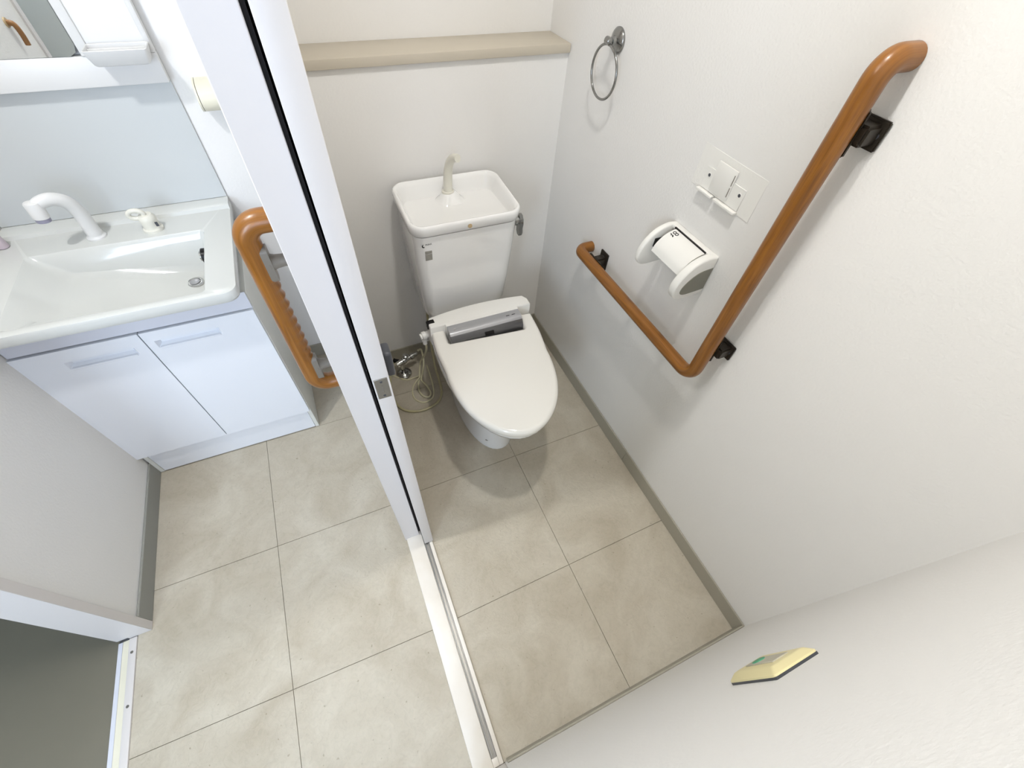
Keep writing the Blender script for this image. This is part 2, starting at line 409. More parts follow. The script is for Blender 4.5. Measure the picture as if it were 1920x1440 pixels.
for a in ((hx0, hx0+.02, hz0, wz1), (hx1-.02, hx1, hz0, wz1), (hx0, hx1, hz0, hz0+.02), (hx0, hx1, wz1-.02, wz1)):
    box('window_frame', a[0], a[1], YS_ - .02, YS_ + .01, a[2], a[3], M_STEEL, win2)

# ------------------------------------------------------------------ ledge board behind the tank
tag(box('ledge_shelf', -0.013, XR - .0005, 1.391, YU - .0005, 1.1205, 1.1435, M_SHELF, bev=.002), 'beige ledge board running along the wall above the cistern', 'shelf')

# ------------------------------------------------------------------ toilet
TX = 0.400
toilet = thing('toilet', 'white toilet with cistern, hand-wash bowl on top and closed lid', 'toilet', (TX, 1.0, 0))
# seat outline: half width against distance from the hinge line, axis turned a little to the left
SX, SY, SA = 0.408, 1.045, math.radians(-5.0)
PROF = [(0.0, .186), (.05, .187), (.10, .1865), (.15, .182)]
TIP = .487
for k in range(15):
    t_ = math.sin(math.pi/2*k/15); PROF.append((.19 + (TIP - .19)*t_, .178*(1 - t_**2.2)**(1/1.9)))
def seat_xy(d, w):
    x, y = w, -d
    return (SX + x*math.cos(SA) - y*math.sin(SA) * -1 * -1, SY + x*math.sin(SA) + y*math.cos(SA))
def egg(scale_w=1.0, off=0.0, d0=0.0):
    """outline going round from back left over the front to back right (open at the back)"""
    L = []
    tip = TIP
    for d, w in PROF: L.append((d, -w))
    full = L + [(tip, 0.0)] + [(d, w) for d, w in reversed(PROF)]
    out = []
    for d, w in full:
        dd = tip - (tip - d) if off == 0 else d * (tip - off) / tip
        ww = math.copysign(max(abs(w) * scale_w - off, 0.0), w)
        out.append((max(dd, d0), ww))
    return out
def fine(o, n=4):
    s = spline([(a, b, 0) for a, b in o], n); return [(p.x, p.y) for p in s]
# lid with the cut-out for the control panel
E = fine(egg())
nd, nw = 0.074, 0.1370                       # notch depth and half width
lid_pts = [seat_xy(d, w) for d, w in E] + [seat_xy(0.0, nw), seat_xy(nd - .004, nw), seat_xy(nd, nw - .004), seat_xy(nd, -nw + .004), seat_xy(nd - .004, -nw), seat_xy(0.0, -nw)]
extrude_poly('lid', [(x, y, 0.4290) for x, y in lid_pts], (0, 0, 0.032), M_SEAT, toilet, bev=0.0135, seg=6, both=True)
# seat ring under it
bm = bmesh.new()
Eo = fine(egg(off=.015)); Ei = [(.07 + (d - 0) * .80, w * .66) for d, w in Eo]
ro = [seat_xy(d, w) for d, w in Eo]; ri = [seat_xy(d, w) for d, w in Ei]
rings = []
for pts, z in ((ro, .404), (ro, .4285), (ri, .4285), (ri, .404)): rings.append([bm.verts.new((x, y, z)) for x, y in pts])
n = len(ro)
for a in range(4):
    A, B = rings[a], rings[(a+1) % 4]
    for i in range(n): bm.faces.new((A[i], A[(i+1) % n], B[(i+1) % n], B[i]))
from_bm('seat', bm, M_SEAT, toilet, auto=40)
# bowl: rim to pedestal
def bowl_ring(z, wid, front, back, nn=40):
    cy, hl = (front + back)/2, (back - front)/2; out = []
    for k in range(nn):
        a = 2*math.pi*k/nn; s, c = math.sin(a), math.cos(a)
        pw = 0.80 if s > 0 else 0.95
        out.append((TX - .008 + (0 if z < .2 else (z-.2)*-.03) + wid*math.copysign(abs(c)**pw, c), cy + hl*math.copysign(abs(s)**pw, s), z))
    return out
loft('bowl', [bowl_ring(0.0, .104, .778, 1.24), bowl_ring(.02, .104, .778, 1.24), bowl_ring(.10, .096, .790, 1.235), bowl_ring(.18, .100, .776, 1.235), bowl_ring(.25, .118, .725, 1.24), bowl_ring(.31, .145, .650, 1.25), bowl_ring(.36, .164, .597, 1.26), bowl_ring(.39, .171, .583, 1.265), bowl_ring(.403, .170, .585, 1.265), bowl_ring(.403, .120, .66, 1.0), bowl_ring(.30, .09, .72, .96)], M_PORC, toilet, auto=50)
mk = tube('bowl_mark', [(0.333, .8005, .068), (0.330, .8035, .064), (0.334, .8025, .060), (0.338, .7985, .062)], .0012, M_GREYBR, toilet, n=6)
# washlet body behind the lid: wide bar with rounded back corners and a raised middle
back = []
for k in range(17):
    t = -1 + 2*k/16
    back.append((SX + t*.178, 1.112 - .016*t*t))
prof = [(SX - .188, 1.045), (SX - .190, 1.075)] + back + [(SX + .190, 1.075), (SX + .188, 1.045)]
unit = extrude_poly('washlet_body', [(x, y, 0.405) for x, y in prof], (0, 0, 0.083), M_WPLAS, toilet, bev=0.006, seg=3)
# middle part with the silver control panel
def xprof(name, x0, x1, yz, m, parent, bev=0):
    return extrude_poly(name, [(x0, y, z) for y, z in yz], (x1 - x0, 0, 0), m, parent, bev=bev, both=bool(bev), auto=35)
RZ = Matrix.Rotation(SA, 4, 'Z')
xprof('panel_block', SX - .1345, SX + .1345, [(1.05, .410), (1.05, .4875), (1.034, .4875), (1.030, .484), (1.028, .41)], M_WPLAS, toilet)
pn = xprof('control_panel', SX - .1335, SX + .1335, [(1.035, .440), (1.0335, .4870), (1.016, .4862), (1.003, .4838), (.997, .4805), (.9925, .4755), (.990, .440)], M_SILVER, toilet)
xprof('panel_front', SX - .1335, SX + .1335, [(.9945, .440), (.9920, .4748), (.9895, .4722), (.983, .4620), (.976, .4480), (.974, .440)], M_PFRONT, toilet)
sl = Vector((0, .983 - .990, .462 - .473)).normalized(); nrm = Vector((0, sl.z, -sl.y)) * (1 if sl.z < 0 else -1)
c0 = Vector((SX + .004, .9815, .4590))
bm = bmesh.new()
u = Vector((1, 0, 0)); w = Vector((0, 7, 14)).normalized(); nn_ = Vector((0, -14, 7)).normalized()
vs = [bm.verts.new(c0 + u*a*.0165 + w*b*.0062 + nn_*c) for c in (-.001, .0030) for a, b in ((-1,-1),(1,-1),(1,1),(-1,1))]
for f in ((0,3,2,1),(4,5,6,7),(0,1,5,4),(1,2,6,5),(2,3,7,6),(3,0,4,7)): bm.faces.new([vs[i] for i in f])
from_bm('sensor_window', bm, M_BLACK, pn)
for dx in (.085, .107): box('print_mark', SX + dx - .006, SX + dx + .006, 1.0125, 1.0145, .4855, .4868, M_INK, pn)
for dx in (-.113, -.110): box('print_mark', SX + dx - .004, SX + dx + .004, 1.010 + (dx+.113)*2, 1.0115 + (dx+.113)*2, .4850, .4863, M_LABEL, pn)
# black sensor on the left corner of the washlet body, side wall and water connector
bm = bmesh.new()
bm_box(bm, SX - .1925, SX - .163, 1.062, 1.085, .462, .4893)
bmesh.ops.bevel(bm, geom=bm.edges[:], offset=.003, segments=2, affect='EDGES')
from_bm('corner_sensor', bm, M_BLACK, toilet, auto=40)
wc = thing_part = lathe('water_inlet', (SX - .186, 1.085, .425), (-1, -.1, -.1), [(0, .012), (.012, .012), (.013, .015), (.026, .015), (.027, .011), (.034, .011)], M_WPLAS, toilet, n=20)
lathe('inlet_nut', (SX - .206, 1.083, .420), (0, -.1, -1), [(0, .010), (.020, .010), (.021, .008), (.034, .008)], M_WPLAS, toilet, n=16)
# cistern: tapered box with rounded corners
def tank_ring(z, hw, yf, yb, r=.038, dx=0): return [(x, y, z) for x, y in rrect(TX + dx, (yf + yb)/2, hw, (yb - yf)/2, r)]
tank = loft('cistern', [tank_ring(.400, .150, 1.185, 1.372), tank_ring(.43, .158, 1.172, 1.374), tank_ring(.55, .165, 1.155, 1.376), tank_ring(.70, .172, 1.141, 1.378), tank_ring(.7635, .1745, 1.136, 1.378), tank_ring(.7635, .166, 1.145, 1.369), tank_ring(.735, .164, 1.147, 1.367)], M_PORC, toilet)
# lid with the hand-wash bowl: higher at the back
def lid_z(y, front, backz): t = (y - 1.125)/(1.382 - 1.125); return front + (backz - front)*t
def lring(ins, zf, zb, r=.045):
    return [(x, y, lid_z(y, zf, zb)) for x, y in rrect(TX, 1.2535, .183 - ins, .1285 - ins, max(r - ins*.6, .012), 8)]
tl = loft('cistern_lid', [lring(.007, .7685, .7685), lring(.003, .771, .771), lring(.0, .792, .806), lring(.001, .800, .816), lring(.005, .803, .820), lring(.010, .8015, .818), lring(.016, .792, .806), lring(.021, .778, .788), lring(.030, .762, .768), lring(.044, .755, .758), lring(.075, .753, .755)], M_PORC, toilet, auto=60)
# raised boss and spout of the hand-wash bowl
bs = loft('spout_boss', [[(x, y, z) for x, y in rrect(TX, 1.318 - (z-.768)*-.15, hx, hy, min(hx, hy)*.9)] for z, hx, hy in ((.753, .095, .050), (.758, .072, .046), (.768, .050, .038), (.780, .034, .030), (.790, .026, .024), (.795, .020, .018))], M_PORC, tl, auto=60)
sp = tube('spout', spline([(TX - .004, 1.322, .790), (TX - .003, 1.321, .83), (TX - .001, 1.314, .870), (TX + .004, 1.302, .898), (TX + .011, 1.284, .914), (TX + .016, 1.268, .918)], 6), [.0155 - .0045*k/30 for k in range(31)], M_FAUC, toilet, n=18)
lathe('spout_collar', (TX - .004, 1.323, .786), (0, 0, 1), [(0, .021), (.012, .020), (.014, .017)], M_FAUC, toilet, n=22)
lathe('button_plug', (TX + .0, 1.1262, .7835), (0, -1, 0.05), [(0, .0068), (.002, .0068), (.0028, .005), (.003, .0001)], M_TAN, toilet, n=18)
# flush lever on the right side
lathe('lever_hub', (TX + .172, 1.175, .742), (1, 0, 0), [(0, .016), (.008, .016), (.010, .013), (.020, .013), (.021, .0001)], M_CHROME, toilet, n=24)
lev = [(1.188, .757), (1.180, .762), (1.168, .760), (1.158, .748), (1.156, .732), (1.160, .716), (1.158, .700), (1.163, .690), (1.176, .690), (1.184, .700), (1.186, .72), (1.190, .742)]
extrude_poly('flush_lever', [(TX + .187, y, z) for y, z in lev], (.013, 0, 0), M_NICKEL, toilet, bev=.003, seg=3)
# maker's mark and data label on the front of the cistern
def on_tank(x, z):                       # front face of the cistern
    t = (z - .70)/(.764 - .70) if z > .70 else (z - .70)/(.70 - .55)
    return (x, (1.141 - .005*t if z > .70 else 1.141 - .014*t) - .0006, z)
def text(name, body, size, loc, rot, m, parent, ext=0.0002):
    cu = bpy.data.curves.new(name, 'FONT'); cu.body = body; cu.size = size; cu.extrude = ext; cu.resolution_u = 2
    o = bpy.data.objects.new(name, cu); COL.objects.link(o); bpy.context.view_layer.update()
    me = bpy.data.meshes.new_from_object(o.evaluated_get(bpy.context.evaluated_depsgraph_get())); bpy.data.objects.remove(o)
    me.transform(Matrix.Translation(Vector(loc)) @ rot.to_matrix().to_4x4()); me.materials.clear(); me.materials.append(m)
    o = bpy.data.objects.new(name, me); COL.objects.link(o); return finish(o, parent)
from mathutils import Euler
ROTF = Euler((math.radians(90), 0, 0))
cr = []
for k in range(13): a = math.radians(100 + 190*k/12); cr.append((.0058*math.cos(a), .0062*math.sin(a)))
for k in range(13): a = math.radians(290 - 190*k/12); cr.append((.0012 + .0036*math.cos(a), .0012 + .0042*math.sin(a)))
extrude_poly('maker_crescent', [on_tank(.2525 + a, .7365 + b) for a, b in cr], (0, -.0004, 0), M_INK, toilet)
text('maker_lettering', 'INAX', .0085, on_tank(.2580, .7370), ROTF, M_INK, toilet)
for z0, z1 in ((.7060, .7150), (.6810, .7025)):
    bm = bmesh.new()
    zz = z0
    while zz < z1:
        a, b = on_tank(.2550, zz), on_tank(.2770, zz + .0022)
        bm_box(bm, a[0], b[0], a[1] - .0006, a[1] + .001, zz, zz + .0020); zz += .0026
    o = from_bm('data_label', bm, M_LABEL, toilet)

# ------------------------------------------------------------------ water valve, floor flange, hoses behind the door edge
valve = thing('stop_valve', 'chrome angle stop valve with floor flange beside the toilet', 'valve', (0.128, 1.302, 0))
lathe('floor_flange', (.128, 1.305, 0), (0, 0, 1), [(0, .036), (.004, .036), (.010, .031), (.016, .020), (.018, .014)], M_CHROME, valve)
lathe('riser_pipe', (.128, 1.305, .016), (0, 0, 1), [(0, .0085), (.070, .0085)], M_CHROME, valve, n=18)
lathe('valve_body', (.124, 1.307, .075), (.95, .25, .1), [(-.020, .012), (-.008, .013), (.010, .013), (.012, .016), (.024, .016), (.026, .011), (.048, .011), (.050, .015), (.064, .015), (.066, .010), (.082, .010)], M_CHROME, valve, n=18)
lathe('valve_knob', (.150, 1.316, .085), (.1, -.25, 1), [(0, .007), (.012, .007), (.013, .012), (.022, .013), (.024, .010)], M_CHROME, valve, n=16)
lathe('valve_cap', (.118, 1.320, .070), (-.75, .5, .1), [(0, .010), (.024, .010), (.025, .0001)], M_BLACK, valve, n=14)
HZ = .006
tag(tube('water_hose', spline([(.213, 1.335, .092), (.226, 1.325, .10), (.222, 1.29, .060), (.205, 1.265, .02), (.190, 1.235, HZ), (.203, 1.195, HZ), (.207, 1.150, HZ), (.192, 1.131, HZ), (.172, 1.145, HZ), (.164, 1.175, HZ), (.170, 1.215, HZ), (.186, 1.250, .012), (.206, 1.283, .07), (.216, 1.20, .20), (.208, 1.10, .34), (.2035, 1.083, .388)], 8), .0042, M_HOSE, n=10),
    'thin ivory water hose looped on the floor up to the washlet inlet', 'hose')
tag(tube('power_cord', spline([(.064, 1.320, .0035), (.097, 1.290, .0035), (.130, 1.262, .0035), (.165, 1.262, .0035), (.187, 1.243, .0240), (.152, 1.222, .0035), (.133, 1.180, .0035), (.137, 1.138, .0035), (.166, 1.112, .0035), (.203, 1.121, .0035), (.222, 1.155, .0035), (.232, 1.22, .010), (.236, 1.30, .02)], 8), .0034, M_HOSE, n=10),
    'slim ivory cord in a round loop on the toilet floor', 'cord')
tag(tube('supply_hose', spline([(.108, 1.331, .075), (.080, 1.325, .04), (.062, 1.285, .008), (.046, 1.225, .007), (.050, 1.160, .007), (.071, 1.107, .007), (.112, 1.079, .007), (.166, 1.072, .007), (.222, 1.091, .007), (.252, 1.134, .007), (.262, 1.20, .02), (.264, 1.26, .06), (.268, 1.30, .25), (.274, 1.30, .398)], 8), .0052, mat('clear_hose', srgb(186,178,140), .3), n=10),
    'wide loop of thicker translucent hose on the floor beside the toilet', 'hose')

# ------------------------------------------------------------------ L-shaped wooden grab rail on the right wall
rail = thing('grab_rail', 'L-shaped brown wooden grab rail on dark brackets beside the toilet', 'grab rail', (XR, 0.75, 0.66))
RX = 0.776
path = fillet([(XR - .001, .452, 1.345), (RX, .452, 1.345), (RX, .452, .657), (RX, 1.068, .657), (XR - .001, 1.068, .657)], [0, .045, .040, .035, 0], 10)
# subdivide straight runs a little for the grain
tube('rail', path, .0180, M_WOOD, rail, n=24)
def bracket(y, z, vertical, parent, m, x_wall=XR, x_rail=RX, s=1):
    ax = Vector((0, 0, 1)) if vertical else Vector((0, 1, 0))
    side = Vector((0, -1, 0)) if vertical else Vector((0, 0, 1))
    o = Vector((x_rail, y, z)); off = .012 if vertical else -.001; pw = .0235 if vertical else .031
    # saddle along the rail
    a = o + Vector((s*.016, 0, 0)) + side*.004
    bm = bmesh.new()
    def ob(c, ha, hs, hx):
        vs = []
        for dx in (-1, 1):
            for p, q in ((-1,-1),(1,-1),(1,1),(-1,1)): vs.append(bm.verts.new(c + ax*(p*ha) + side*(q*hs) + Vector((dx*hx, 0, 0))))
        for f in ((0,3,2,1),(4,5,6,7),(0,1,5,4),(1,2,6,5),(2,3,7,6),(3,0,4,7)): bm.faces.new([vs[i] for i in f])
    ob(a, .034, .011, .005)
    bmesh.ops.bevel(bm, geom=bm.edges[:], offset=.003, segments=2, affect='EDGES')
    br = from_bm('bracket', bm, m, parent, auto=40)
    bm = bmesh.new(); c = Vector(((x_wall + x_rail + s*.016)/2, y, z)) + side*off
    ob(c, .015, .016, abs(x_wall - x_rail)/2 - .008)
    bmesh.ops.bevel(bm, geom=bm.edges[:], offset=.004, segments=2, affect='EDGES')
    from_bm('bracket_arm', bm, m, br, auto=40)
    bm = bmesh.new(); c = Vector((x_wall - s*.0035, y, z)) + side*off
    ob(c, .0215, pw, .0035)
    bmesh.ops.bevel(bm, geom=bm.edges[:], offset=.002, segments=2, affect='EDGES')
    pl = from_bm('wall_plate', bm, m, br, auto=40)
    lathe('screw', Vector((x_wall - s*.0070, y, z)) + side*(off + .014), (-s, 0, 0), [(0, .0045), (.0012, .0040), (.0014, .0001)], M_SLATE, br, n=14)
for (y, z, v) in ((.452, 1.252, True), (.452, .760, True), (.985, .657, False)): bracket(y, z, v, rail, M_BRONZE)

# ------------------------------------------------------------------ ridged grab rail on the washroom face of the partition
rail2 = thing('grab_rail', 'short upright wooden grab rail with ridged grip, on grey brackets behind the door jamb', 'grab rail', (XP, .67, .77))
gx, gy = -.117, .672
pth = fillet([(XP - .001, gy, 1.143), (gx, gy, 1.143), (gx, gy, .772), (XP - .001, gy, .772)], [0, .036, .036, 0], 10)
dense = [pth[0]]
for a, b in zip(pth, pth[1:]):
    m_ = max(1, int((b - a).length/.0025)); dense += [a + (b - a)*k/m_ for k in range(1, m_ + 1)]
def ridge(L, d, p):
    if .855 < p.z < 1.045 and d.x > 0.2: return 1 - .17*d.x*abs(math.sin(math.pi*(p.z - .855)/.0195))
    return 1.0
tube('rail', dense, .0180, M_WOOD, rail2, n=24, rmod=ridge)
for z in (1.075, .828):
    br = loft('bracket', [[(gx + .010 + t, gy - .004 + yy, z + zz) for yy, zz in rrect(0, 0, .0115, .031, .008, 4)] for t in (-.008, .006, .010)], M_GREYBR, rail2)
    lathe('bracket_arm', (gx + .016, gy - .002, z), (1, 0, 0), [(0, .0145), (.010, .011), (.020, .0100), (.034, .0100), (.036, .018), (.0425, .019)], M_GREYBR, br, n=20)
    lathe('screw', (gx - .004, gy - .0150, z - .019), (0, -1, 0), [(0, .0035), (.001, .003), (.0011, .0001)], M_SLATE, br, n=12)

# ------------------------------------------------------------------ towel ring
ring = thing('towel_ring', 'round chrome towel ring on the wall near the ledge', 'towel ring', (XR, 1.158, 1.2))
lathe('wall_rosette', (XR, 1.158, 1.203), (-1, 0, 0), [(0, .0285), (.004, .0285), (.007, .026), (.010, .020), (.013, .011), (.020, .0085), (.024, .0085)], M_NICKEL, ring, n=32)
lathe('ring_eye', (XR - .030, 1.170, 1.2035), (0, -1, 0), [(0, .0001), (.0005, .006), (.003, .009), (.021, .009), (.0235, .006), (.024, .0001)], M_NICKEL, ring, n=20)
tilt = math.radians(4)
RC = Vector((XR - .031, 1.153, 1.203 - .0650))
tube('ring', [RC + Vector((-.0, .0595*math.cos(2*math.pi*k/56), .0595*math.sin(2*math.pi*k/56))) for k in range(56)], .0033, M_NICKEL, ring, n=12, closed=True)

# ------------------------------------------------------------------ paper holder
ph = thing('paper_holder', 'white plastic toilet paper holder with grey end cap on the wall', 'paper holder', (XR, .66, .93))
def arm(name, y0, y1, parent):
    pr = [(XR, .930), (XR - .030, .932), (XR - .062, .921), (XR - .085, .900), (XR - .099, .874), (XR - .101, .850), (XR - .092, .832), (XR - .074, .824), (XR - .040, .824), (XR, .828)]
    o = spline([(x, 0, z) for x, z in pr], 5)
    return extrude_poly(name, [(p.x, y0, p.z) for p in o], (0, y1 - y0, 0), M_WPLAS, parent, bev=.005, seg=3, both=True)
arm('holder_arm', .735, .751, ph)
ra = arm('holder_arm', .581, .603, ph)
capo = spline([(XR - .004, 0, .903), (XR - .040, 0, .898), (XR - .062, 0, .885), (XR - .078, 0, .866), (XR - .081, 0, .848), (XR - .068, 0, .838), (XR - .040, 0, .838), (XR - .004, 0, .841)], 5)
extrude_poly('end_cap', [(p.x, .5830, p.z) for p in capo], (0, -.0030, 0), M_GREY, ra, bev=.001, seg=1)
box('holder_back', XR - .010, XR, .600, .738, .835, .930, M_WPLAS, ph, bev=.003)
box('holder_top', XR - .020, XR, .595, .742, .922, .931, M_WPLAS, ph, bev=.003)
# curved cutter flap
fl = []
fpr = [(XR - .021, .9295), (XR - .042, .9245), (XR - .060, .914), (XR - .074, .898), (XR - .081, .880)]
fs = spline([(x, 0, z) for x, z in fpr], 5)
outer = [(p.x, p.z) for p in fs]; inner = [(x + .0035, z - .0025) for x, z in reversed(outer)]
flap = extrude_poly('cutter_flap', [(x, .607, z) for x, z in outer + inner], (0, .112, 0), M_WPLAS, ph, auto=35)
box('flap_hinge_line', XR - .0235, XR - .0200, .607, .724, .9275, .9318, M_BLACK, ph)
box('spring_clip', XR - .066, XR - .040, .7265, .7352, .878, .902, M_BLACK, ph, bev=.002)
# printed mark at the flap corner
for dy, dz, rr in ((.0, 0, .0042), (.008, -.001, .0042)):
    cx_, cy_ = XR - .0345, .708 - dy
    tube('print_mark', [(cx_ - rr*.9*math.cos(a), cy_ + rr*math.sin(a), .9268 - (rr*math.cos(a))*.22) for a in [2*math.pi*k/14 for k in range(14)]], .0011, M_INK, flap, n=6, closed=True)
for k, (dy, dx) in enumerate(((.0, .010), (.004, .012), (.008, .011), (.011, .013))):
    box('print_mark', XR - .0335 - dx, XR - .0335 - dx + .0022, .711 - dy - .0012, .711 - dy + .0016, .9215, .9250, M_INK, flap)

# ------------------------------------------------------------------ mount of a removed remote, with the ghost of its outline
gp = tag(box('wall_patch', XR - .0008, XR, .560, .750, 1.030, 1.118, M_GRIME, bev=.0003, seg=1), 'faint rectangular mark on the wall left by a removed remote', 'wall mark')
mt = thing('remote_mount', 'white plastic mounting plate with two screw holes and bottom ledge above paper holder', 'mount', (XR, .657, 1.03))
X0 = XR - .0009
box('mount_plate', X0 - .0022, X0, .596, .718, 1.036, 1.082, M_WPLAS, mt, bev=.0006, seg=1)
box('mount_centre', X0 - .0055, X0 - .0020, .632, .690, 1.042, 1.105, M_WPLAS, mt, bev=.0012, seg=2)
box('mount_ledge', X0 - .0120, X0, .594, .662, 1.030, 1.0355, M_WPLAS, mt, bev=.0012, seg=2)
box('mount_ledge', X0 - .0120, X0, .668, .720, 1.030, 1.0355, M_WPLAS, mt, bev=.0012, seg=2)
for z0, z1 in ((1.050, 1.070), (1.074, 1.096)): box('mount_slot', X0 - .0062, X0 - .0050, .6345, .6362, z0, z1, M_GREYBR, mt)
for y in (.704, .607): 
    s_ = lathe('screw_hole', (X0 - .0021, y, 1.067), (-1, 0, 0), [(0, .0058), (.0006, .0055), (.0008, .0042)], M_WPLAS, mt, n=18)
    lathe('screw', (X0 - .0027, y, 1.067), (-1, 0, 0), [(0, .0038), (.0006, .0034), (.0007, .0001)], M_SLATE, s_, n=14)

# ------------------------------------------------------------------ switch plate on the near wall
sw = thing('switch_plate', 'yellowed plastic switch plate with green pilot lens low on the near wall', 'switch', (.404, YN, .80))
box('gasket', .366, .441, YN, YN + .0035, .738, .860, M_SLATE, sw)
def sring(h, ins): return [(x, YN + h, z) for x, z in rrect(.4035, .799, .0385 - ins, .0620 - ins, .005, 3)]
loft('cover_plate', [sring(.0035, 0), sring(.006, 0), sring(.0125, .008), sring(.0135, .012)], M_YELL, sw)
box('rocker', .389, .418, YN + .013, YN + .0150, .7625, .8365, M_SWGREY, sw, bev=.0006, seg=1)
lathe('pilot_lens', (.4035, YN + .0148, .7800), (0, 1, 0), [(0, .0105), (.0012, .0100), (.0014, .0001)], M_GREEN, sw, n=24)

# ------------------------------------------------------------------ washstand cabinet
cab = thing('washstand_cabinet', 'glossy white two-door washstand cabinet under the basin', 'cabinet', (-.557, 1.35, 0))
CX0, CX1, CF = -.838, -.2665, 1.158
box('side_panel', CX1 - .014, CX1, CF - .004, YW - .002, 0.002, .690, M_CABSID, cab, bev=.001, seg=1)
box('side_panel', CX0, CX0 + .014, CF - .004, YW - .002, 0.002, .690, M_CABSID, cab, bev=.001, seg=1)
box('back_board', CX0 + .014, CX1 - .014, YW - .010, YW - .002, 0.02, .69, M_CABSID, cab)
box('carcass', CX0 + .014, CX1 - .014, CF, YW - .010, .118, .615, M_DARK, cab)
box('kick_plate', CX0 + .0145, CX1 - .0145, CF - .003, CF + .010, 0.004, .1175, M_CAB, cab, bev=.001, seg=1)
box('apron', CX0 - .004, CX1 - .001, CF - .012, CF - .009, .641, .698, M_APRON, cab, bev=.001, seg=1)
def door_panel(x0, x1, z0, z1, yf, gx0, gx1, gz0, gz1):
    """front with a sunk finger grip"""
    bm = bmesh.new()
    xs = [x0, gx0, gx1, x1]; zs = [z0, gz0, gz1, z1]
    V = [[bm.verts.new((x, yf, z)) for x in xs] for z in zs]
    for i in range(3):
        for j in range(3):
            if i == 1 and j == 1: continue
            bm.faces.new((V[i][j], V[i][j+1], V[i+1][j+1], V[i+1][j]))
    d = .0145; r = .010
    ins = [bm.verts.new((x, yf + d, z)) for x, z in ((gx0 + r, gz0 + .007), (gx1 - r, gz0 + .007), (gx1 - r, gz1 - .001), (gx0 + r, gz1 - .001))]
    out = [V[1][1], V[1][2], V[2][2], V[2][1]]
    for i in range(4): bm.faces.new((out[i], out[(i+1) % 4], ins[(i+1) % 4], ins[i]))
    bm.faces.new(ins)
    B = [bm.verts.new((x, yf + .0165, z)) for x, z in ((x0, z0), (x1, z0), (x1, z1), (x0, z1))]
    bm.faces.new(B)
    bot = [V[0][j] for j in range(4)]; top = [V[3][j] for j in range(4)]
    lef = [V[i][0] for i in range(4)]; rig = [V[i][3] for i in range(4)]
    bm.faces.new(bot[::-1] + [B[0], B[1]]); bm.faces.new(top + [B[2], B[3]])
    bm.faces.new(lef + [B[3], B[0]]); bm.faces.new(rig[::-1] + [B[1], B[2]])
    o = from_bm('door', bm, M_CAB, cab)
    box('finger_grip', gx0 + .004, gx1 - .004, yf - .0025, yf + .0060, gz0 - .0035, gz0 + .0025, M_CAB, o, bev=.002)
    return o
DF = 1.1405
door_panel(-.8500, -.5612, .126, .6375, DF, -.752, -.590, .571, .597)
door_panel(-.5580, -.2690, .126, .6375, DF, -.538, -.375, .578, .604)

# ------------------------------------------------------------------ basin counter
basin = thing('wash_basin', 'white resin wash basin counter with sloping bowl on the cabinet', 'basin', (-.557, 1.31, .725))
ZT = .757
def outl(z, ins=0):
    x0, x1, y0, y1, r = -.843 + ins, -.2655 - ins, 1.073 + ins, 1.5555, .032
    pts = [(x0, y0)] 
    for k in range(9): a = math.radians(-90 + 90*k/8); pts.append((x1 - r + r*math.cos(a), y0 + r + r*math.sin(a)))
    pts += [(x1, y1), (x0, y1)]
    return [(x, y, z) for x, y in pts]
bm = bmesh.new()
O0 = [bm.verts.new(p) for p in outl(.7255, .003)]; O1 = [bm.verts.new(p) for p in outl(.732)]; O2 = [bm.verts.new(p) for p in outl(ZT - .006)]; O3 = [bm.verts.new(p) for p in outl(ZT - .0015, .0015)]; O4 = [bm.verts.new(p) for p in outl(ZT, .006)]
for A, B in ((O0, O1), (O1, O2), (O2, O3), (O3, O4)):
    for i in range(len(A)): bm.faces.new((A[i], A[(i+1) % len(A)], B[(i+1) % len(A)], B[i]))
O_ = [bm.verts.new(p) for p in outl(.7255, .020)]
for i in range(len(O0)): bm.faces.new((O_[i], O_[(i+1) % len(O0)], O0[(i+1) % len(O0)], O0[i]))
# opening and bowl as rings of rounded quads, blending opening -> floor
def bring(x0, x1, y0, y1, r, zl, zr, n=7):
    pts = rrect((x0+x1)/2, (y0+y1)/2, (x1-x0)/2, (y1-y0)/2, r, n)
    return [bm.verts.new((x, y, zl + (zr - zl)*(x - x0)/(x1 - x0))) for x, y in pts]
B0 = bring(-.772, -.338, 1.094, 1.402, .010, ZT, ZT)
B1 = bring(-.769, -.341, 1.099, 1.399, .014, ZT - .003, ZT - .003)
B1b = bring(-.758, -.344, 1.103, 1.394, .018, .742, .729)
B2 = bring(-.742, -.347, 1.152, 1.388, .022, .728, .700)
B3 = bring(-.715, -.352, 1.164, 1.382, .028, .705, .655)
B4 = bring(-.690, -.359, 1.176, 1.370, .034, .694, .638)
B5 = bring(-.640, -.374, 1.196, 1.352, .030, .684, .632)
for A, B in ((B0, B1), (B1, B1b), (B1b, B2), (B2, B3), (B3, B4), (B4, B5)):
    for i in range(len(A)): bm.faces.new((A[i], B[i], B[(i+1) % len(A)], A[(i+1) % len(A)]))
bm.faces.new(B5)
# deck between the outer rim and the opening
es = []
for R_ in (O4, B0):
    for i in range(len(R_)): es.append(bm.edges.get((R_[i], R_[(i+1) % len(R_)])))
bmesh.ops.triangle_fill(bm, edges=es, use_beauty=True)
from_bm('bowl', bm, M_BASIN, basin, auto=30)
xprof('back_ledge', -.843, -.2660, [(1.5555, ZT - .002), (1.5555, ZT + .012), (1.515, ZT + .012), (1.506, ZT + .009), (1.500, ZT - .002)], M_BASIN, basin)
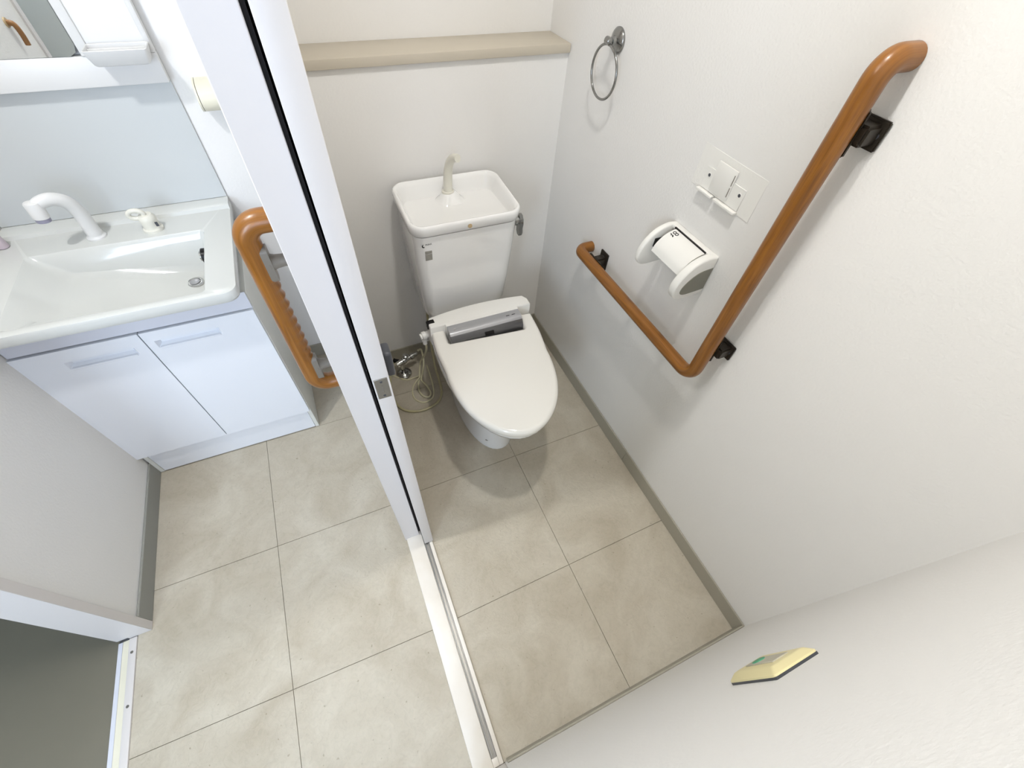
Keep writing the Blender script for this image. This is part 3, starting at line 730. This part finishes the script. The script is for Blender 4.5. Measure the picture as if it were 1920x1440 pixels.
# drain and overflow
dr = lathe('drain', (-.4175, 1.322, .6365), (0, 0, 1), [(0, .024), (.006, .024), (.0075, .021), (.0075, .017), (.005, .016), (.005, .0001)], M_CHROME, basin, n=28)
lathe('drain_plug', (-.4175, 1.322, .642), (0, 0, 1), [(0, .0145), (.003, .0145), (.0045, .011), (.0047, .0001)], M_SILVER, dr, n=24)
ov = lathe('overflow', (-.3435, 1.300, .7330), (-1, 0, .1), [(0, .021), (.010, .021), (.012, .018), (.0122, .0001)], M_BLACK, basin, n=24)
lathe('overflow_cap', (-.3550, 1.300, .7342), (-1, 0, .1), [(0, .014), (.005, .013), (.006, .0001)], M_CHROME, ov, n=20)

# faucet with a swivel spout and its mixer handle
fa = thing('faucet', 'white curved swivel spout faucet at the back of the basin', 'faucet', (-.612, 1.452, ZT))
lathe('spout_base', (-.612, 1.452, ZT), (0, 0, 1), [(0, .024), (.004, .024), (.008, .020), (.012, .019)], M_VPLAS, fa, n=24)
fp = spline([(-.612, 1.452, ZT), (-.610, 1.450, .795), (-.607, 1.445, .835), (-.612, 1.435, .868), (-.630, 1.420, .886), (-.652, 1.408, .886), (-.668, 1.400, .876)], 6)
tube('spout', fp, [.0195 - .0055*k/(len(fp)-1) for k in range(len(fp))], M_VPLAS, fa, n=18)
hd_ = lathe('spray_head', (-.664, 1.402, .894), (-.10, -.06, -1), [(0, .010), (.002, .0165), (.006, .0185), (.040, .0175), (.041, .0165)], M_VPLAS, fa, n=22)
lathe('aerator', (-.668, 1.3995, .853), (-.10, -.06, -1), [(0, .0160), (.009, .0155), (.0095, .012), (.008, .0001)], mat('aerator_grey', srgb(150,148,165), .4), hd_, n=20)
mx_ = thing('mixer_handle', 'white mixer tap handle with lever loop beside the faucet', 'tap handle', (-.470, 1.445, ZT))
mb = lathe('handle_body', (-.470, 1.445, ZT), (0, 0, 1), [(0, .026), (.006, .026), (.009, .0215), (.026, .021), (.032, .022), (.040, .021), (.046, .016), (.048, .0001)], M_FAUC, mx_, n=26)
tube('lever_loop', [(-.488 + .018*math.cos(a), 1.440 - .006*math.sin(a)*.3, .808 + .0125*math.sin(a)) for a in [2*math.pi*k/28 for k in range(28)]], .0062, M_FAUC, mx_, n=12, closed=True)
box('index_mark', -.4535, -.4470, 1.4245, 1.4275, .774, .786, M_SLATE, mb)
so = tag(lathe('soap_cup', (-.8285, 1.470, ZT + .0002), (0, 0, 1), [(0, .011), (.002, .013), (.030, .0125), (.042, .009), (.046, .006), (.0465, .0001)], mat('mauve_plastic', srgb(196,182,188), .35), n=24), 'small mauve cup at the left end of the basin', 'cup')

# ------------------------------------------------------------------ splash panel and mirror unit
tag(box('splash_panel', -.8435, -.2665, YW - .006, YW - .0005, .7695, 1.30, M_SPLASH, bev=.001, seg=1), 'pale glossy splash panel behind the basin', 'panel')
mu = thing('mirror_unit', 'white mirror unit with side column above the basin', 'mirror', (-.55, YW - .02, 1.075))
YM = 1.530
UX0, UX1, UZ0, UZ1 = -.8435, -.2660, 1.0800, 1.92
MX1, MZ0 = -.4170, 1.1420                     # lower right corner of the mirror glass
FR = M_VPLAS
box('bottom_rail', UX0, UX1, YM, YW - .0065, UZ0, MZ0, FR, mu, bev=.0025)
box('centre_post', MX1, MX1 + .022, YM - .003, YW - .0065, MZ0, UZ1, FR, mu, bev=.003)
box('column_back', MX1 + .022, UX1 - .012, YM + .002, YW - .0065, MZ0, UZ1, FR, mu)
box('column_side', UX1 - .012, UX1, YM, YW - .0065, MZ0, UZ1, FR, mu, bev=.0015)
box('top_rail', UX0, UX1, YM, YW - .0065, UZ1, UZ1 + .06, FR, mu, bev=.002)
box('mirror_back', UX0 + .002, MX1, 1.5500, 1.5530, MZ0, UZ1, FR, mu)
# mirror glass, its door stands a touch ajar
ya = math.radians(-2.0)
bm = bmesh.new()
w_ = (MX1 - UX0) - .012
gl = [(0, MZ0 + .022), (-.006, MZ0 + .008), (-.020, MZ0 + .001), (-w_, MZ0 + .001), (-w_, UZ1 - .002), (0, UZ1 - .002)]
f0 = [bm.verts.new((MX1 - .001 + s*math.cos(ya), YM - .0005 + s*math.sin(ya)*1.0, z)) for s, z in gl]
f1 = [bm.verts.new((MX1 - .001 + s*math.cos(ya) , YM + .0045 + s*math.sin(ya)*1.0, z)) for s, z in gl]
bm.faces.new(f0); bm.faces.new(f1[::-1])
for i in range(len(gl)): bm.faces.new((f0[i], f1[i], f1[(i+1) % len(gl)], f0[(i+1) % len(gl)]))
from_bm('mirror_glass', bm, M_MIRROR, mu)
# tray at the foot of the side column
tr = thing('toiletry_tray', 'small white plastic tray with two slots on the mirror unit', 'tray', (-.333, YM, 1.13))
def trr(z, hx, y0, yb=YM - .001): return [(x, y, z) for x, y in rrect(-.3335, (y0 + yb)/2, hx, (yb - y0)/2, .006, 4)]
loft('tray_body', [trr(1.1320, .0540, 1.482), trr(1.1350, .0570, 1.478), trr(1.1640, .0640, 1.466), trr(1.1650, .0630, 1.467, YM - .002), trr(1.1640, .0615, 1.469, YM - .004), trr(1.148, .058, 1.474, YM - .005)], FR, tr, auto=35)
for x0, x1 in ((-.388, -.352), (-.340, -.300)): box('tray_slot', x0, x1, YM - .017, YM - .008, 1.148, 1.1495, M_APRON, tr)
box('tray_rim', -.392, -.276, 1.502, 1.5055, 1.146, 1.1610, FR, tr, bev=.001, seg=1)

# ------------------------------------------------------------------ cream half-round fitting on the back wall
hr = thing('wall_fitting', 'cream half-round plastic fitting on the washroom back wall', 'fitting', (-.17, YW, 1.04))
pr_ = [(YW, 1.016), (YW - .030, 1.012), (YW - .050, 1.018), (YW - .060, 1.034), (YW - .058, 1.054), (YW - .044, 1.070), (YW - .022, 1.078), (YW, 1.080)]
ps = spline([(0, y, z) for y, z in pr_], 4)
extrude_poly('fitting_body', [(-.2125, p.y, p.z) for p in ps], (.120, 0, 0), M_CREAM, hr, auto=35)
extrude_poly('fitting_end', [(-.2185, p.y, p.z) for p in ps], (.0045, 0, 0), M_CREAM, hr, auto=35)

# brown hook on the left wall (seen in the mirror)
hk = thing('wall_hook', 'small brown hook on the left wall, seen in the mirror', 'hook', (XL, .74, 1.03))
lathe('hook_plate', (XL, .74, 1.05), (1, 0, 0), [(0, .014), (.004, .013), (.005, .0001)], M_TAN, hk, n=18)
tube('hook_arm', spline([(XL + .002, .74, 1.05), (XL + .018, .74, 1.045), (XL + .022, .74, 1.02), (XL + .020, .74, .99)], 6), .008, mat('brown_wood', srgb(150,105,60), .4), hk, n=12)

# ------------------------------------------------------------------ ceiling lamps
def lamp(x, y, r, col, strength, label):
    t = thing('ceiling_light', label, 'lamp', (x, y, ZC))
    lathe('lamp_housing', (x, y, ZC), (0, 0, -1), [(0, r*1.5), (.022, r*1.5), (.028, r*1.35), (.030, r*1.06), (.020, r*1.03), (.018, .0001)], M_WPLAS, t)
    lathe('lamp_diffuser', (x, y, ZC - .0205), (0, 0, -1), [(0, r), (.004, r), (.006, r*.9), (.007, r*.5), (.0072, .001)], emit('lamp_glow', col, strength), t)
lamp(.36, .56, .045, (1.0, .99, .965, 1), W_TOILET*10, 'round ceiling lamp above the toilet')
lamp(-.72, .585, .055, (.98, .99, 1.0, 1), W_WASH*10, 'round ceiling lamp above the washroom')
